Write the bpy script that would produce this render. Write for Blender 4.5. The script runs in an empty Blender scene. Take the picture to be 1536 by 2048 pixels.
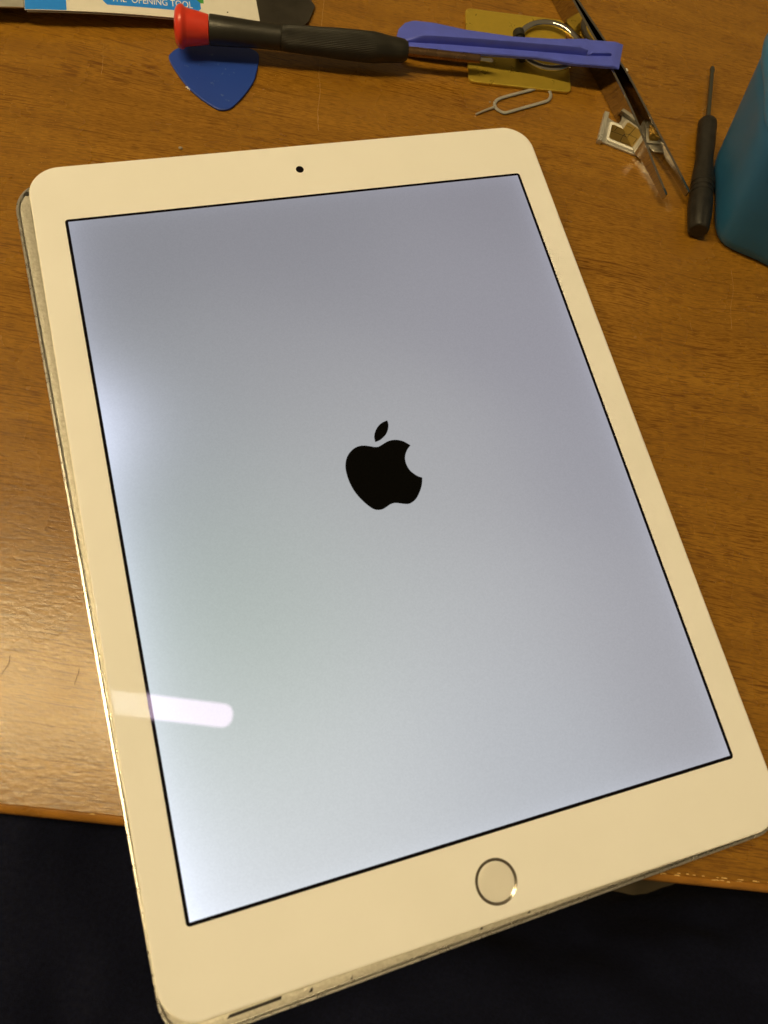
import bpy, bmesh, math, random
from math import sin, cos, pi, radians, sqrt
from mathutils import Vector, Matrix
random.seed(7)
S = bpy.context.scene
COL = S.collection

# ------------------------------------------------------------------ camera
CAM = Vector((-0.02514319, -0.08477129, 0.21700111))
R_ = Vector((0.9813995680, 0.1060898365, 0.1599994826))
D_ = Vector((0.1525254412, -0.9370031203, -0.3142628555))
F_ = Vector((0.1165799195, 0.3328214223, -0.9357558566))
FPX = 1568.15                                     # focal length in photograph pixels (1536 x 2048)
cd = bpy.data.cameras.new('camera')
cam = bpy.data.objects.new('camera', cd)
COL.objects.link(cam)
cam.matrix_world = Matrix(((R_.x, -D_.x, -F_.x, CAM.x), (R_.y, -D_.y, -F_.y, CAM.y), (R_.z, -D_.z, -F_.z, CAM.z), (0, 0, 0, 1)))
cd.sensor_fit = 'VERTICAL'
cd.sensor_height = 36
cd.lens = FPX / 2048 * 36
cd.clip_start = 0.01
cd.clip_end = 20
cd.dof.use_dof = True
cd.dof.focus_distance = 0.262
cd.dof.aperture_fstop = 17
S.camera = cam
S.render.resolution_x, S.render.resolution_y = 768, 1024

# ------------------------------------------------------------------ world, lamps, exposure
w = bpy.data.worlds.new('World')
S.world = w
w.use_nodes = True
bg = w.node_tree.nodes['Background']
bg.inputs[0].default_value = (1.0, 0.74, 0.38, 1)
bg.inputs[1].default_value = 0.16
S.view_settings.view_transform = 'Standard'
S.view_settings.look = 'None'
S.view_settings.exposure = 0
S.view_settings.gamma = 1
TUBE_L = 118.0
TUBE_C = (1.0, 0.765, 0.385)

def at(px, py, z=0.0):
    """point of the place at height z (m) seen at photograph pixel px, py"""
    d = R_ * ((px - 768) / FPX) + D_ * ((py - 1024) / FPX) + F_
    t = (z - CAM.z) / d.z
    p = CAM + d * t
    return Vector((p.x, p.y, z))


# ------------------------------------------------------------------ materials
class M:
    def __init__(s, name):
        s.m = bpy.data.materials.new(name)
        s.m.use_nodes = True
        s.t = s.m.node_tree
        s.b = s.t.nodes['Principled BSDF']

    def n(s, typ, **kw):
        nd = s.t.nodes.new(typ)
        for k, v in kw.items():
            setattr(nd, k, v)
        return nd

    def l(s, a, b):
        s.t.links.new(a, b)

    def set(s, **kw):
        for k, v in kw.items():
            inp = s.b.inputs[k.replace('_', ' ')]
            inp.default_value = (*v, 1) if isinstance(v, tuple) and len(v) == 3 else v
        return s

    def noise(s, scale, detail=2, vec=None, rough=0.5, sc=(1, 1, 1), rot=(0, 0, 0)):
        tc = s.n('ShaderNodeTexCoord')
        mp = s.n('ShaderNodeMapping')
        mp.inputs['Scale'].default_value = sc
        mp.inputs['Rotation'].default_value = rot
        s.l(vec if vec else tc.outputs['Object'], mp.inputs[0])
        nz = s.n('ShaderNodeTexNoise')
        nz.inputs['Scale'].default_value = scale
        nz.inputs['Detail'].default_value = detail
        nz.inputs['Roughness'].default_value = rough
        s.l(mp.outputs[0], nz.inputs['Vector'])
        return nz.outputs[0]

    def ramp(s, fac, pts):
        r = s.n('ShaderNodeValToRGB')
        e = r.color_ramp.elements
        while len(e) < len(pts):
            e.new(0.5)
        for el, (p, c) in zip(e, pts):
            el.position = p
            el.color = (*c, 1) if isinstance(c, tuple) else (c, c, c, 1)
        s.l(fac, r.inputs[0])
        return r.outputs[0]

    def mix(s, fac, a, b, mode='MIX'):
        x = s.n('ShaderNodeMix', data_type='RGBA', blend_type=mode)
        for sock, v in ((x.inputs[0], fac), (x.inputs[6], a), (x.inputs[7], b)):
            if isinstance(v, bpy.types.NodeSocket):
                s.l(v, sock)
            elif isinstance(v, tuple):
                sock.default_value = (*v, 1)
            else:
                sock.default_value = v
        return x.outputs[2]

    def bump(s, h, strength, dist):
        bp = s.n('ShaderNodeBump')
        bp.inputs['Strength'].default_value = strength
        bp.inputs['Distance'].default_value = dist
        s.l(h, bp.inputs['Height'])
        s.l(bp.outputs[0], s.b.inputs['Normal'])
        return bp


def simple(name, col, rough=0.5, metal=0.0, var=0.0, vscale=300, bump=0.0, bscale=1500, **kw):
    m = M(name).set(Base_Color=col, Roughness=rough, Metallic=metal, **kw)
    if var:
        nz = m.noise(vscale, 3)
        c = m.ramp(nz, [(0.3, tuple(x * (1 - var) for x in col)), (0.7, tuple(min(1, x * (1 + var)) for x in col))])
        m.l(c, m.b.inputs['Base Color'])
        r = m.ramp(m.noise(vscale * 0.6, 4), [(0.3, max(0.02, rough * 0.8)), (0.75, min(1, rough * 1.25))])
        m.l(r, m.b.inputs['Roughness'])
    if bump:
        m.bump(m.noise(bscale, 2), bump, 0.0002)
    return m.m


def wood_material():
    m = M('walnut_laminate')
    tc = m.n('ShaderNodeTexCoord')
    warp = m.n('ShaderNodeTexNoise')
    warp.inputs['Scale'].default_value = 9
    warp.inputs['Detail'].default_value = 1
    m.l(tc.outputs['Object'], warp.inputs['Vector'])
    sub = m.n('ShaderNodeVectorMath', operation='SUBTRACT')
    sub.inputs[1].default_value = (0.5, 0.5, 0.5)
    m.l(warp.outputs['Color'], sub.inputs[0])
    mul = m.n('ShaderNodeVectorMath', operation='MULTIPLY')
    mul.inputs[1].default_value = (0.0, 0.022, 0)
    m.l(sub.outputs[0], mul.inputs[0])
    add = m.n('ShaderNodeVectorMath', operation='ADD')
    m.l(tc.outputs['Object'], add.inputs[0])
    m.l(mul.outputs[0], add.inputs[1])
    v = add.outputs[0]
    bands = m.noise(1, 4, v, 0.55, (7, 95, 1))
    base = m.ramp(bands, [(0.28, (0.228, 0.103, 0.0095)), (0.5, (0.276, 0.128, 0.0120)), (0.74, (0.330, 0.158, 0.016))])
    mott = m.noise(1, 4, v, 0.7, (420, 1300, 1))
    base = m.mix(0.55, base, m.ramp(mott, [(0.3, (0.60, 0.57, 0.52)), (0.7, (1.28, 1.31, 1.36))]), 'MULTIPLY')
    # dark pores: short streaks along the grain, denser in some bands
    pores = m.noise(1, 1.5, v, 0.5, (120, 2000, 1))
    pm = m.ramp(pores, [(0.555, 0.0), (0.615, 1.0)])
    dens = m.ramp(m.noise(1, 2, v, 0.5, (14, 60, 1)), [(0.38, 0.18), (0.64, 0.85)])
    pf = m.n('ShaderNodeMath', operation='MULTIPLY')
    m.l(pm, pf.inputs[0])
    m.l(dens, pf.inputs[1])
    base = m.mix(pf.outputs[0], base, (0.12, 0.042, 0.004))
    fine = m.ramp(m.noise(1, 1, v, 0.5, (230, 3000, 1)), [(0.57, 0.0), (0.65, 0.65)])
    base = m.mix(fine, base, (0.11, 0.040, 0.004))
    long_ = m.ramp(m.noise(1, 2, v, 0.5, (24, 1000, 1)), [(0.61, 0.0), (0.70, 0.7)])
    base = m.mix(long_, base, (0.12, 0.045, 0.005))
    # pale worn specks in patches
    sp = m.ramp(m.noise(900, 3, None, 0.7, (1, 1.4, 1)), [(0.645, 0.0), (0.70, 0.8)])
    pt = m.ramp(m.noise(17, 2), [(0.45, 0.0), (0.62, 0.8)])
    sf = m.n('ShaderNodeMath', operation='MULTIPLY')
    m.l(sp, sf.inputs[0])
    m.l(pt, sf.inputs[1])
    base = m.mix(sf.outputs[0], base, (0.62, 0.38, 0.10))
    m.l(base, m.b.inputs['Base Color'])
    rg = m.ramp(m.noise(35, 4), [(0.3, 0.24), (0.7, 0.30)])
    m.l(rg, m.b.inputs['Roughness'])
    m.b.inputs['IOR'].default_value = 1.53
    hh = m.mix(0.3, m.noise(1, 2, v, 0.55, (480, 800, 1)), m.ramp(pf.outputs[0], [(0, 0.6), (1, 0.3)]))
    m.bump(hh, 0.2, 0.0004)
    return m.m


def panel_white():
    # white ink under coated glass: the coating throws back a faint bluish reflection
    m = M('white_bezel_under_glass').set(Base_Color=(0.83, 0.83, 0.84), Roughness=0.015, Specular_Tint=(0.38, 0.52, 1.0))
    m.b.inputs['IOR'].default_value = 1.135
    m.l(m.ramp(m.noise(30, 3), [(0.3, (0.83, 0.84, 0.88)), (0.7, (0.86, 0.87, 0.92))]), m.b.inputs['Base Color'])
    return m.m


MAT = dict(
    wood=wood_material(),
    edging=simple('caramel_edge_banding', (0.30, 0.13, 0.017), 0.33, var=0.2, vscale=120, bump=0.3, bscale=900),
    white=panel_white(),
    glass_edge=simple('cream_glass_edge', (0.95, 0.94, 0.92), 0.16, IOR=1.7),
    black=simple('black_mask', (0.006, 0.005, 0.006), 0.03, IOR=1.2, Specular_Tint=(0.40, 0.38, 1.0)),
    alu=simple('anodised_aluminium', (0.72, 0.71, 0.70), 0.30, 1.0, var=0.06, vscale=900),
    chrome=simple('polished_steel', (0.62, 0.60, 0.57), 0.10, 1.0),
    ring_metal=simple('home_button_steel', (0.50, 0.46, 0.42), 0.16, 1.0),
    mirror=simple('mirror_steel', (0.46, 0.43, 0.38), 0.06, 1.0, var=0.04, vscale=120),
    dark_in=simple('dark_gap', (0.012, 0.009, 0.007), 0.7),
    gunmetal=simple('dull_spring_steel', (0.13, 0.12, 0.105), 0.42, 1.0, var=0.25, vscale=90, bump=0.1),
    satin=simple('satin_steel', (0.60, 0.59, 0.56), 0.32, 0.6, var=0.1, vscale=200),
    paper=simple('cream_paper', (0.70, 0.69, 0.67), 0.55, var=0.03, vscale=200),
    cyan=simple('printed_blue', (0.012, 0.235, 0.90), 0.45),
    print_white=simple('printed_white', (0.80, 0.80, 0.80), 0.5),
    green=simple('printed_green', (0.05, 0.30, 0.06), 0.5),
    red=simple('red_plastic', (0.66, 0.042, 0.020), 0.36, var=0.08, vscale=120),
    rubber=simple('black_rubber', (0.014, 0.013, 0.010), 0.42, var=0.25, vscale=260, bump=0.25, bscale=2200),
    rubber2=simple('worn_black_rubber', (0.013, 0.011, 0.009), 0.5, var=0.35, vscale=500, bump=0.6, bscale=1600),
    bronze=simple('bronze_shaft', (0.27, 0.17, 0.10), 0.26, 1.0, var=0.15, vscale=300),
    violet=simple('violet_blue_plastic', (0.082, 0.112, 0.62), 0.40, var=0.07, vscale=200, bump=0.08, bscale=700),
    gold=simple('satin_gold', (0.60, 0.43, 0.055), 0.32, 0.6, var=0.04, vscale=500),
    gold_chip=simple('gold_contacts', (0.62, 0.43, 0.12), 0.3, 1.0),
    sim_white=simple('white_sim_plastic', (0.78, 0.77, 0.74), 0.4),
    hair=simple('dark_hair', (0.12, 0.07, 0.03), 0.5),
    lint=simple('grey_lint', (0.30, 0.26, 0.20), 0.9),
    pale=simple('pale_scratch', (0.34, 0.18, 0.035), 0.5),
    cloth=simple('navy_cotton', (0.0040, 0.0056, 0.0195), 0.95, Specular_IOR_Level=0.15, var=0.25, vscale=900, bump=0.7, bscale=1800),
    floor=simple('greige_floor_tile', (0.30, 0.25, 0.17), 0.5, var=0.35, vscale=14),
    shoe=simple('black_leather', (0.01, 0.01, 0.01), 0.4),
    blue_pick=None, bottle=None, glue=None)


def pick_mat():
    m = M('blue_pick_plastic').set(Roughness=0.42)
    worn = m.ramp(m.noise(480, 4), [(0.66, 0.0), (0.74, 0.55)])
    m.l(m.mix(worn, (0.012, 0.052, 0.375), (0.10, 0.17, 0.42)), m.b.inputs['Base Color'])
    m.bump(m.noise(500, 2), 0.08, 0.0002)
    return m.m


def glue_mat():
    m = M('adhesive_residue').set(Roughness=0.38, Metallic=0.3)
    m.l(m.ramp(m.noise(900, 4, None, 0.7), [(0.30, (0.42, 0.40, 0.36)), (0.62, (0.56, 0.54, 0.50))]), m.b.inputs['Base Color'])
    m.bump(m.noise(1500, 3, None, 0.6), 0.6, 0.0003)
    return m.m


MAT['blue_pick'] = pick_mat()
MAT['glue'] = glue_mat()


def bottle_mat():
    m = M('teal_plastic').set(Base_Color=(0.050, 0.25, 0.54), Roughness=0.34)
    m.b.inputs['Transmission Weight'].default_value = 0.35
    m.b.inputs['IOR'].default_value = 1.35
    m.bump(m.noise(60, 2), 0.15, 0.002)
    return m.m


MAT['bottle'] = bottle_mat()
MAT['lip'] = simple('turquoise_plastic', (0.03, 0.25, 0.55), 0.35)
MAT['content'] = simple('dark_blue_content', (0.004, 0.022, 0.075), 0.5, var=0.3, vscale=60)


# ------------------------------------------------------------------ object helpers
def link(name, me, mat, parent=None, smooth=False, keep=False):
    if mat is not None:
        for x in (mat if isinstance(mat, (list, tuple)) else [mat]):
            me.materials.append(x)
    if not keep:
        bm = bmesh.new()
        bm.from_mesh(me)
        bmesh.ops.recalc_face_normals(bm, faces=bm.faces)
        bm.to_mesh(me)
        bm.free()
    if smooth:
        for p in me.polygons:
            p.use_smooth = True
        me.set_sharp_from_angle(angle=radians(38))
    o = bpy.data.objects.new(name, me)
    COL.objects.link(o)
    if parent:
        o.parent = parent
        o.matrix_parent_inverse = Matrix.Identity(4)
    return o


def mesh(name, vs, fs, mat, parent=None, smooth=False, keep=False):
    off = Vector((0, 0, 0))
    if parent is not None:
        off = parent_world(parent)
    me = bpy.data.meshes.new(name)
    me.from_pydata([tuple(Vector(v) - off) for v in vs], [], fs)
    me.update()
    return link(name, me, mat, parent, smooth, keep)


def parent_world(p):
    v = Vector(p.location)
    while p.parent:
        p = p.parent
        v += Vector(p.location)
    return v


def thing(name, label, cat, loc, group=None):
    o = bpy.data.objects.new(name, None)
    COL.objects.link(o)
    o.empty_display_size = 0.01
    o.location = loc
    o['label'] = label
    o['category'] = cat
    if group:
        o['group'] = group
    return o


def tag(o, label, cat, group=None):
    o['label'] = label
    o['category'] = cat
    if group:
        o['group'] = group
    return o


def catmull(pts, k=6, closed=True):
    n = len(pts)
    out = []
    rng = n if closed else n - 1
    for i in range(rng):
        p = [pts[(i + j - 1) % n] if closed else pts[min(max(i + j - 1, 0), n - 1)] for j in range(4)]
        for s in range(k):
            t = s / k
            out.append(tuple(0.5 * ((2 * b) + (-a + c) * t + (2 * a - 5 * b + 4 * c - d) * t * t + (-a + 3 * b - 3 * c + d) * t ** 3)
                             for a, b, c, d in zip(*p)))
    if not closed:
        out.append(tuple(pts[-1]))
    return out


def area2(poly):
    return sum(a[0] * b[1] - b[0] * a[1] for a, b in zip(poly, poly[1:] + poly[:1]))


def inset(poly, d):
    n = len(poly)
    sg = 1 if area2([tuple(p[:2]) for p in poly]) > 0 else -1
    out = []
    for i in range(n):
        a, b, c = Vector(poly[i - 1][:2]), Vector(poly[i][:2]), Vector(poly[(i + 1) % n][:2])
        e1, e2 = (b - a), (c - b)
        if e1.length < 1e-9 or e2.length < 1e-9:
            out.append((b.x, b.y))
            continue
        e1.normalize()
        e2.normalize()
        n1, n2 = Vector((-e1.y, e1.x)) * sg, Vector((-e2.y, e2.x)) * sg
        m = n1 + n2
        m = m.normalized() if m.length > 1e-6 else n1
        out.append((b.x + m.x * d / max(0.5, m.dot(n1)), b.y + m.y * d / max(0.5, m.dot(n1))))
    return out


def loft(loops, cap0=True, cap1=True, closed=True):
    vs, fs = [], []
    n = len(loops[0])
    for lp in loops:
        vs += [tuple(p) for p in lp]
    for i in range(len(loops) - 1):
        for j in range(n if closed else n - 1):
            a, b = i * n + j, i * n + (j + 1) % n
            fs.append((a, b, b + n, a + n))
    if cap0:
        fs.append(tuple(range(n))[::-1])
    if cap1:
        fs.append(tuple(range((len(loops) - 1) * n, len(loops) * n)))
    return vs, fs


def slab(name, poly, t, r, mat, parent=None, zf=lambda x, y: 0.0, smooth=True):
    """plate with rounded rims; zf gives the height of its underside"""
    prof = [(r + 0.00015, 0), (r, 0), (0.3 * r, 0.3 * r), (0, r), (0, t - r), (0.3 * r, t - 0.3 * r), (r, t), (r + 0.00015, t)]
    loops = []
    for d, z in prof:
        q = inset(poly, d) if d else [tuple(p[:2]) for p in poly]
        loops.append([(x, y, zf(x, y) + z) for x, y in q])
    vs, fs = loft(loops)
    return mesh(name, vs, fs, mat, parent, smooth)


def rrect(hx, hy, r, n=8, c=(0, 0), rot=0.0):
    out = []
    for sx, sy, a0 in ((1, -1, -90), (1, 1, 0), (-1, 1, 90), (-1, -1, 180)):
        for i in range(n + 1):
            a = radians(a0 + 90 * i / n)
            x, y = sx * (hx - r) + r * cos(a), sy * (hy - r) + r * sin(a)
            out.append((c[0] + x * cos(rot) - y * sin(rot), c[1] + x * sin(rot) + y * cos(rot)))
    return out


def lathe(name, p0, p1, prof, mat, parent=None, n=40, flute=None, up=Vector((0, 0, 1)), smooth=True):
    """prof: (distance from p0, radius); flute(s, angle) -> added radius"""
    ax = (p1 - p0).normalized()
    u = ax.cross(up).normalized()
    v = u.cross(ax).normalized()
    loops = []
    for s, r in prof:
        lp = []
        for i in range(n):
            a = 2 * pi * i / n
            rr = r + (flute(s, a) if flute else 0)
            q = p0 + ax * s + (u * cos(a) + v * sin(a)) * rr
            lp.append(q)
        loops.append(lp)
    vs, fs = loft(loops)
    return mesh(name, vs, fs, mat, parent, smooth)


def tube(name, pts, r, mat, parent=None, n=10, closed=False, flat=1.0, taper=None):
    P = [Vector(p) for p in pts]
    loops = []
    N = len(P)
    for i, p in enumerate(P):
        a = P[i - 1] if (i > 0 or closed) else P[i]
        b = P[(i + 1) % N] if (i < N - 1 or closed) else P[i]
        t = (b - a).normalized()
        side = t.cross(Vector((0, 0, 1))).normalized()
        up = side.cross(t).normalized()
        rr = r * (taper(i / (N - 1)) if taper else 1)
        loops.append([p + side * rr * cos(2 * pi * k / n) + up * rr * flat * sin(2 * pi * k / n) for k in range(n)])
    if closed:
        loops.append(loops[0])
        vs, fs = loft(loops[:-1], False, False)
        m = (N - 1) * n
        for j in range(n):
            fs.append((m + j, m + (j + 1) % n, (j + 1) % n, j))
    else:
        vs, fs = loft(loops)
    return mesh(name, vs, fs, mat, parent, True)


def sheet(name, poly, z, mat, parent=None):
    vs = [(x, y, z(x, y) if callable(z) else z) for x, y in poly]
    return mesh(name, vs, [tuple(range(len(vs)))] if area2(poly) > 0 else [tuple(range(len(vs)))[::-1]], mat, parent, False, True)


# ------------------------------------------------------------------ floor
fl = mesh('floor', [(-4, -4, -0.75), (4, -4, -0.75), (4, 4, -0.75), (-4, 4, -0.75)], [(0, 1, 2, 3)], MAT['floor'], None, False, True)
fl['kind'] = 'structure'

# ------------------------------------------------------------------ table
YE = -0.0976
table = thing('table', 'brown walnut laminate table top with a caramel edge strip', 'table', (0, 0, 0))
vs, fs = loft([[(x, y, z) for x, y in ((-0.8, YE), (0.8, YE), (0.8, 0.7), (-0.8, 0.7))] for z in (-0.026, 0.0)])
mesh('tabletop', vs, fs, MAT['wood'], table)
prof = [(YE + 0.00002, -0.0003), (YE - 0.0003, 0.0001), (YE - 0.0010, 0.00005), (YE - 0.0018, -0.0004), (YE - 0.0023, -0.0013), (YE - 0.0025, -0.0026),
        (YE - 0.0025, -0.0255), (YE - 0.0018, -0.0262), (YE + 0.00002, -0.0262)]
lo = []
nx = 160
for i in range(nx + 1):
    x = -0.8 + 1.6 * i / nx
    j = random.uniform(-0.00006, 0.00006)
    lo.append([(x, y, z + (j if z > -0.001 else 0)) for y, z in prof])
vs, fs = loft(lo)
mesh('edge_strip', vs, fs, MAT['edging'], table, True)
# pale chips of laminate along the seam
chips = []
cv, cf = [], []
for i in range(70):
    x = random.choice([random.uniform(0.085, 0.16), random.uniform(0.085, 0.16), random.uniform(-0.2, 0.16)])
    l = random.uniform(0.0005, 0.0022)
    wd = random.uniform(0.00012, 0.0003)
    b = len(cv)
    z = 0.00016
    yy = YE - random.uniform(0.0002, 0.0007) if random.random() < 0.5 else YE + random.uniform(0.0001, 0.0003)
    cv += [(x, yy, z), (x + l, yy - wd * 0.3, z), (x + l * 0.8, yy + wd, z), (x + l * 0.3, yy + wd * 0.8, z), (x + l * 0.4, yy + wd * .4, z + 0.00015)]
    cf += [(b, b + 1, b + 4), (b + 1, b + 2, b + 4), (b + 2, b + 3, b + 4), (b + 3, b, b + 4)]
o = mesh('seam_chips', cv, cf, simple('chipped_resin', (0.85, 0.60, 0.25), 0.3), table)
o['kind'] = 'stuff'


def scratch(pts, wd, mat='pale'):
    P = catmull([tuple(at(*p, 0)) for p in pts], 8, False)
    vs, fs = [], []
    for i, p in enumerate(P):
        k = wd * (0.35 + 0.65 * random.random()) * (0.3 if i in (0, len(P) - 1) else 1)
        jx = random.uniform(-0.00012, 0.00012)
        vs += [(p[0] - k + jx, p[1], 0.00008), (p[0] + k + jx, p[1], 0.00008)]
        if i:
            b = 2 * i
            fs.append((b - 2, b - 1, b + 1, b))
    return mesh('scratch', vs, fs, MAT[mat], table, False)


scratch([(648, 0), (645, 30), (643, 60), (641, 90), (640, 120), (638, 150), (640, 180), (636, 225), (637, 262)], 0.00013)
scratch([(207, 86), (206, 112), (205, 130), (203, 150)], 0.00010)
scratch([(1474, 52), (1490, 58), (1510, 63), (1536, 63)], 0.00010)
scratch([(1462, 540), (1466, 580), (1461, 620), (1464, 660)], 0.00009)
scratch([(1380, 645), (1384, 662)], 0.0001)

# ------------------------------------------------------------------ tablet
ZP = 0.0082
TA = radians(20.9815)


def tb(x, y):                                       # tablet's own frame -> place
    return (x * cos(TA) - y * sin(TA), x * sin(TA) + y * cos(TA))


tablet = thing('tablet', 'large white tablet with a black fruit emblem on its lit grey screen', 'tablet', (0, 0, 0))
# rear case, turned one degree and pushed out to the lower left
CA = TA + radians(1.1)
cc = tb(-0.0017, -0.0022)


def case_loop(ins, z, n=10):
    return [(x, y, z) for x, y in rrect(0.08475 - ins, 0.120 - ins, max(0.001, 0.0105 - ins), n, cc, CA)]


cp = [(7, 0.25), (4, 0.35), (2.2, 0.8), (1.0, 1.7), (0.35, 2.8), (0.05, 4.0), (0, 5.0), (0.08, 5.8), (0.25, 6.05), (0.72, 6.05), (0.82, 5.92), (0.84, 4.2), (1.24, 4.2), (1.25, 2.0)]
vs, fs = loft([case_loop(a / 1000, z / 1000) for a, z in cp])
case = mesh('rear_case', vs, fs, MAT['alu'], tablet, True)
cp = [(1.27, 2.0), (1.27, 5.6), (1.4, 5.8), (1.7, 5.85), (4.2, 5.85), (4.4, 5.7), (4.4, 2.2)]
loops = [case_loop(a / 1000, z / 1000, 10) for a, z in cp]
vs, fs = loft(loops, False, False)
mesh('adhesive_ledge', vs, fs, MAT['glue'], case, True)
vs, fs = loft([case_loop(0.0045, 0.0021), case_loop(0.0045, 0.0023)])
mesh('inner_floor', vs, fs, MAT['dark_in'], case)


def case_pt(x, y, z):
    return Vector((cc[0] + x * cos(CA) - y * sin(CA), cc[1] + x * sin(CA) + y * cos(CA), z))


def ledge_box(name, px0, px1, dy0, dy1, zt=0.00592, mat='dark_in'):
    """dark opening in the lower ledge between two photograph pixels, dy = distance in from the rim"""
    a, b = at(*px0, 0.0059), at(*px1, 0.0059)

    def lx(p):
        d = Vector((p.x - cc[0], p.y - cc[1]))
        return d.x * cos(CA) + d.y * sin(CA)
    x0, x1 = lx(a), lx(b)
    pl = [(x0, -0.12 + dy0), (x1, -0.12 + dy0), (x1 + 0.0003, -0.12 + dy1), (x0 + 0.0008, -0.12 + dy1)]
    vs, fs = loft([[case_pt(x, y, z) for x, y in pl] for z in (0.0045, zt)])
    return mesh(name, vs, fs, MAT[mat], case)


ledge_box('slot', (452, 2031), (562, 1996), 0.0026, 0.0033)
ledge_box('notch', (616, 1980), (624, 1977), 0.0019, 0.0027)
ledge_box('notch', (959, 1858), (965, 1856), 0.0020, 0.0027)
ledge_box('notch', (1054, 1826), (1060, 1824), 0.0018, 0.0024)
ledge_box('notch', (700, 1956), (704, 1954), 0.0015, 0.0024)
# dark hole by the upper left corner
hp = at(54, 388, 0.0059)
lathe('screw_hole', Vector((hp.x, hp.y, 0.0050)), Vector((hp.x, hp.y, 0.00595)), [(0, 0.0008), (0.00095, 0.0008)], MAT['dark_in'], case, 16, up=Vector((1, 0, 0)))
# ports / speaker shapes on the lower side wall are hidden below the rim; worn nicks on the rim
for px in ((1388, 1716), (1511, 1673)):
    p = at(*px, 0.0055)
    vs, fs = loft([[(p.x + a, p.y + b, z) for a, b in ((-.0005, -.0002), (.0006, .0001), (.0005, .0006), (-.0004, .0004))] for z in (0.0045, 0.0061)])
    mesh('nick', vs, fs, MAT['alu'], case)

# display unit under the glass
vs, fs = loft([[(*p, z) for p in rrect(0.0790, 0.1120, 0.004, 4, (0, 0), TA)] for z in (0.0035, 0.0066)])
mesh('display_unit', vs, fs, MAT['gunmetal'], tablet)
# front glass
HW, HH, CR = 0.08375, 0.1194, 0.0098
gp = [(0.30, 6.62), (0.06, 6.75), (0, 6.95), (0, 7.65), (0.06, 7.86), (0.20, 8.03), (0.42, 8.13)]
loops = [[(*p, z / 1000) for p in rrect(HW - a / 1000, HH - a / 1000, CR - a / 1000, 16, (0, 0), TA)] for a, z in gp]
vs, fs = loft(loops, True, False)
panel = mesh('front_panel', vs, fs, MAT['glass_edge'], tablet, True)
gp = [(0.42, 8.13), (0.55, 8.18), (0.70, 8.2), (0.9, 8.2)]
loops = [[(*p, z / 1000) for p in rrect(HW - a / 1000, HH - a / 1000, CR - a / 1000, 16, (0, 0), TA)] for a, z in gp]
vs, fs = loft(loops, False, True)
mesh('white_bezel', vs, fs, MAT['white'], panel, True)
# black mask and lit display
DW, DH = 0.0739, 0.09855
sheet('black_border', rrect(DW + 0.00092, DH + 0.00092, 0.0010, 6, (0, 0), TA), ZP + 0.00004, MAT['black'], panel)

SAMP = [((200, 500), (134, 135, 147)), ((600, 480), (136, 135, 148)), ((1000, 400), (137, 134, 150)), ((300, 800), (146, 149, 154)),  # screen tones: viewing-angle falloff painted into the emission colour
        ((350, 1000), (154, 162, 164)), ((380, 1200), (156, 169, 162)), ((600, 750), (151, 151, 160)), ((900, 600), (147, 145, 158)), ((1080, 650), (147, 144, 162)),
        ((600, 1000), (169, 173, 173)), ((900, 950), (162, 162, 170)), ((1180, 950), (150, 149, 165)), ((560, 1200), (178, 187, 182)), ((800, 1200), (181, 185, 186)),
        ((1050, 1250), (174, 176, 183)), ((1290, 1250), (158, 157, 170)), ((450, 1550), (194, 202, 196)), ((700, 1500), (194, 199, 198)), ((1000, 1500), (182, 186, 191)),
        ((1400, 1450), (160, 160, 172)), ((350, 1500), (196, 204, 203)), ((420, 1780), (216, 221, 228)), ((600, 1720), (205, 210, 215)),
        ((800, 1650), (195, 200, 206)), ((1100, 1590), (174, 179, 189)), ((430, 1350), (172, 186, 176)), ((760, 930), (163, 164, 169))]


def lin(c):
    c /= 255
    return c / 12.92 if c < 0.04045 else ((c + 0.055) / 1.055) ** 2.4


def unrot(p):
    return (p.x * cos(TA) + p.y * sin(TA), -p.x * sin(TA) + p.y * cos(TA))


def DS(c):
    return 0.85 if c[1] >= c[2] - 2 else (0.75 if c[1] >= c[0] + 3 else 0.5)


SP = [(unrot(at(*p, ZP)), [lin(1.02 * (v * DS(c) + (1 - DS(c)) * (c[0] * 0.3 + c[1] * 0.6 + c[2] * 0.1))) for v in c]) for p, c in SAMP]
NX, NY = 44, 58
vs, fs, cols = [], [], []
for j in range(NY + 1):
    for i in range(NX + 1):
        x, y = -DW + 2 * DW * i / NX, -DH + 2 * DH * j / NY
        vs.append((*tb(x, y), ZP + 0.00008))
        W_ = 0
        C_ = [0, 0, 0]
        for (sx, sy), c in SP:
            d2 = (x - sx) ** 2 + (y - sy) ** 2
            k = math.exp(-d2 / (2 * 0.021 ** 2)) + 1e-5 / (1 + d2 * 1e5)
            W_ += k
            C_ = [a + k * b for a, b in zip(C_, c)]
        C_ = [a / W_ for a in C_]
        # light leaking out of the damaged backlight along the rims, strongest on the left
        dl, dr, db, dt = x + DW, DW - x, y + DH, DH - y
        leak = 0.09 * math.exp(-dl / 0.006) + 0.30 * math.exp(-(dl / 0.012) ** 1.3) * math.exp(-((y - 0.030) / 0.018) ** 2) + 0.13 * math.exp(-dl / 0.009) * math.exp(-((y + 0.010) / 0.035) ** 2)
        leak += 0.20 * math.exp(-dl / 0.010) * math.exp(-max(0, db - 0.01) / 0.03) + 0.05 * math.exp(-dr / 0.003) + 0.05 * math.exp(-db / 0.003) + 0.03 * math.exp(-dt / 0.003)
        cols.append([C_[0] + leak * 0.92, C_[1] + leak * 1.0, C_[2] + leak * 1.32])
for j in range(NY):
    for i in range(NX):
        a = j * (NX + 1) + i
        fs.append((a, a + 1, a + NX + 2, a + NX + 1))
m = M('lit_display').set(Base_Color=(0.004, 0.004, 0.006), Roughness=0.012)
m.b.inputs['IOR'].default_value = 1.215
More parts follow.
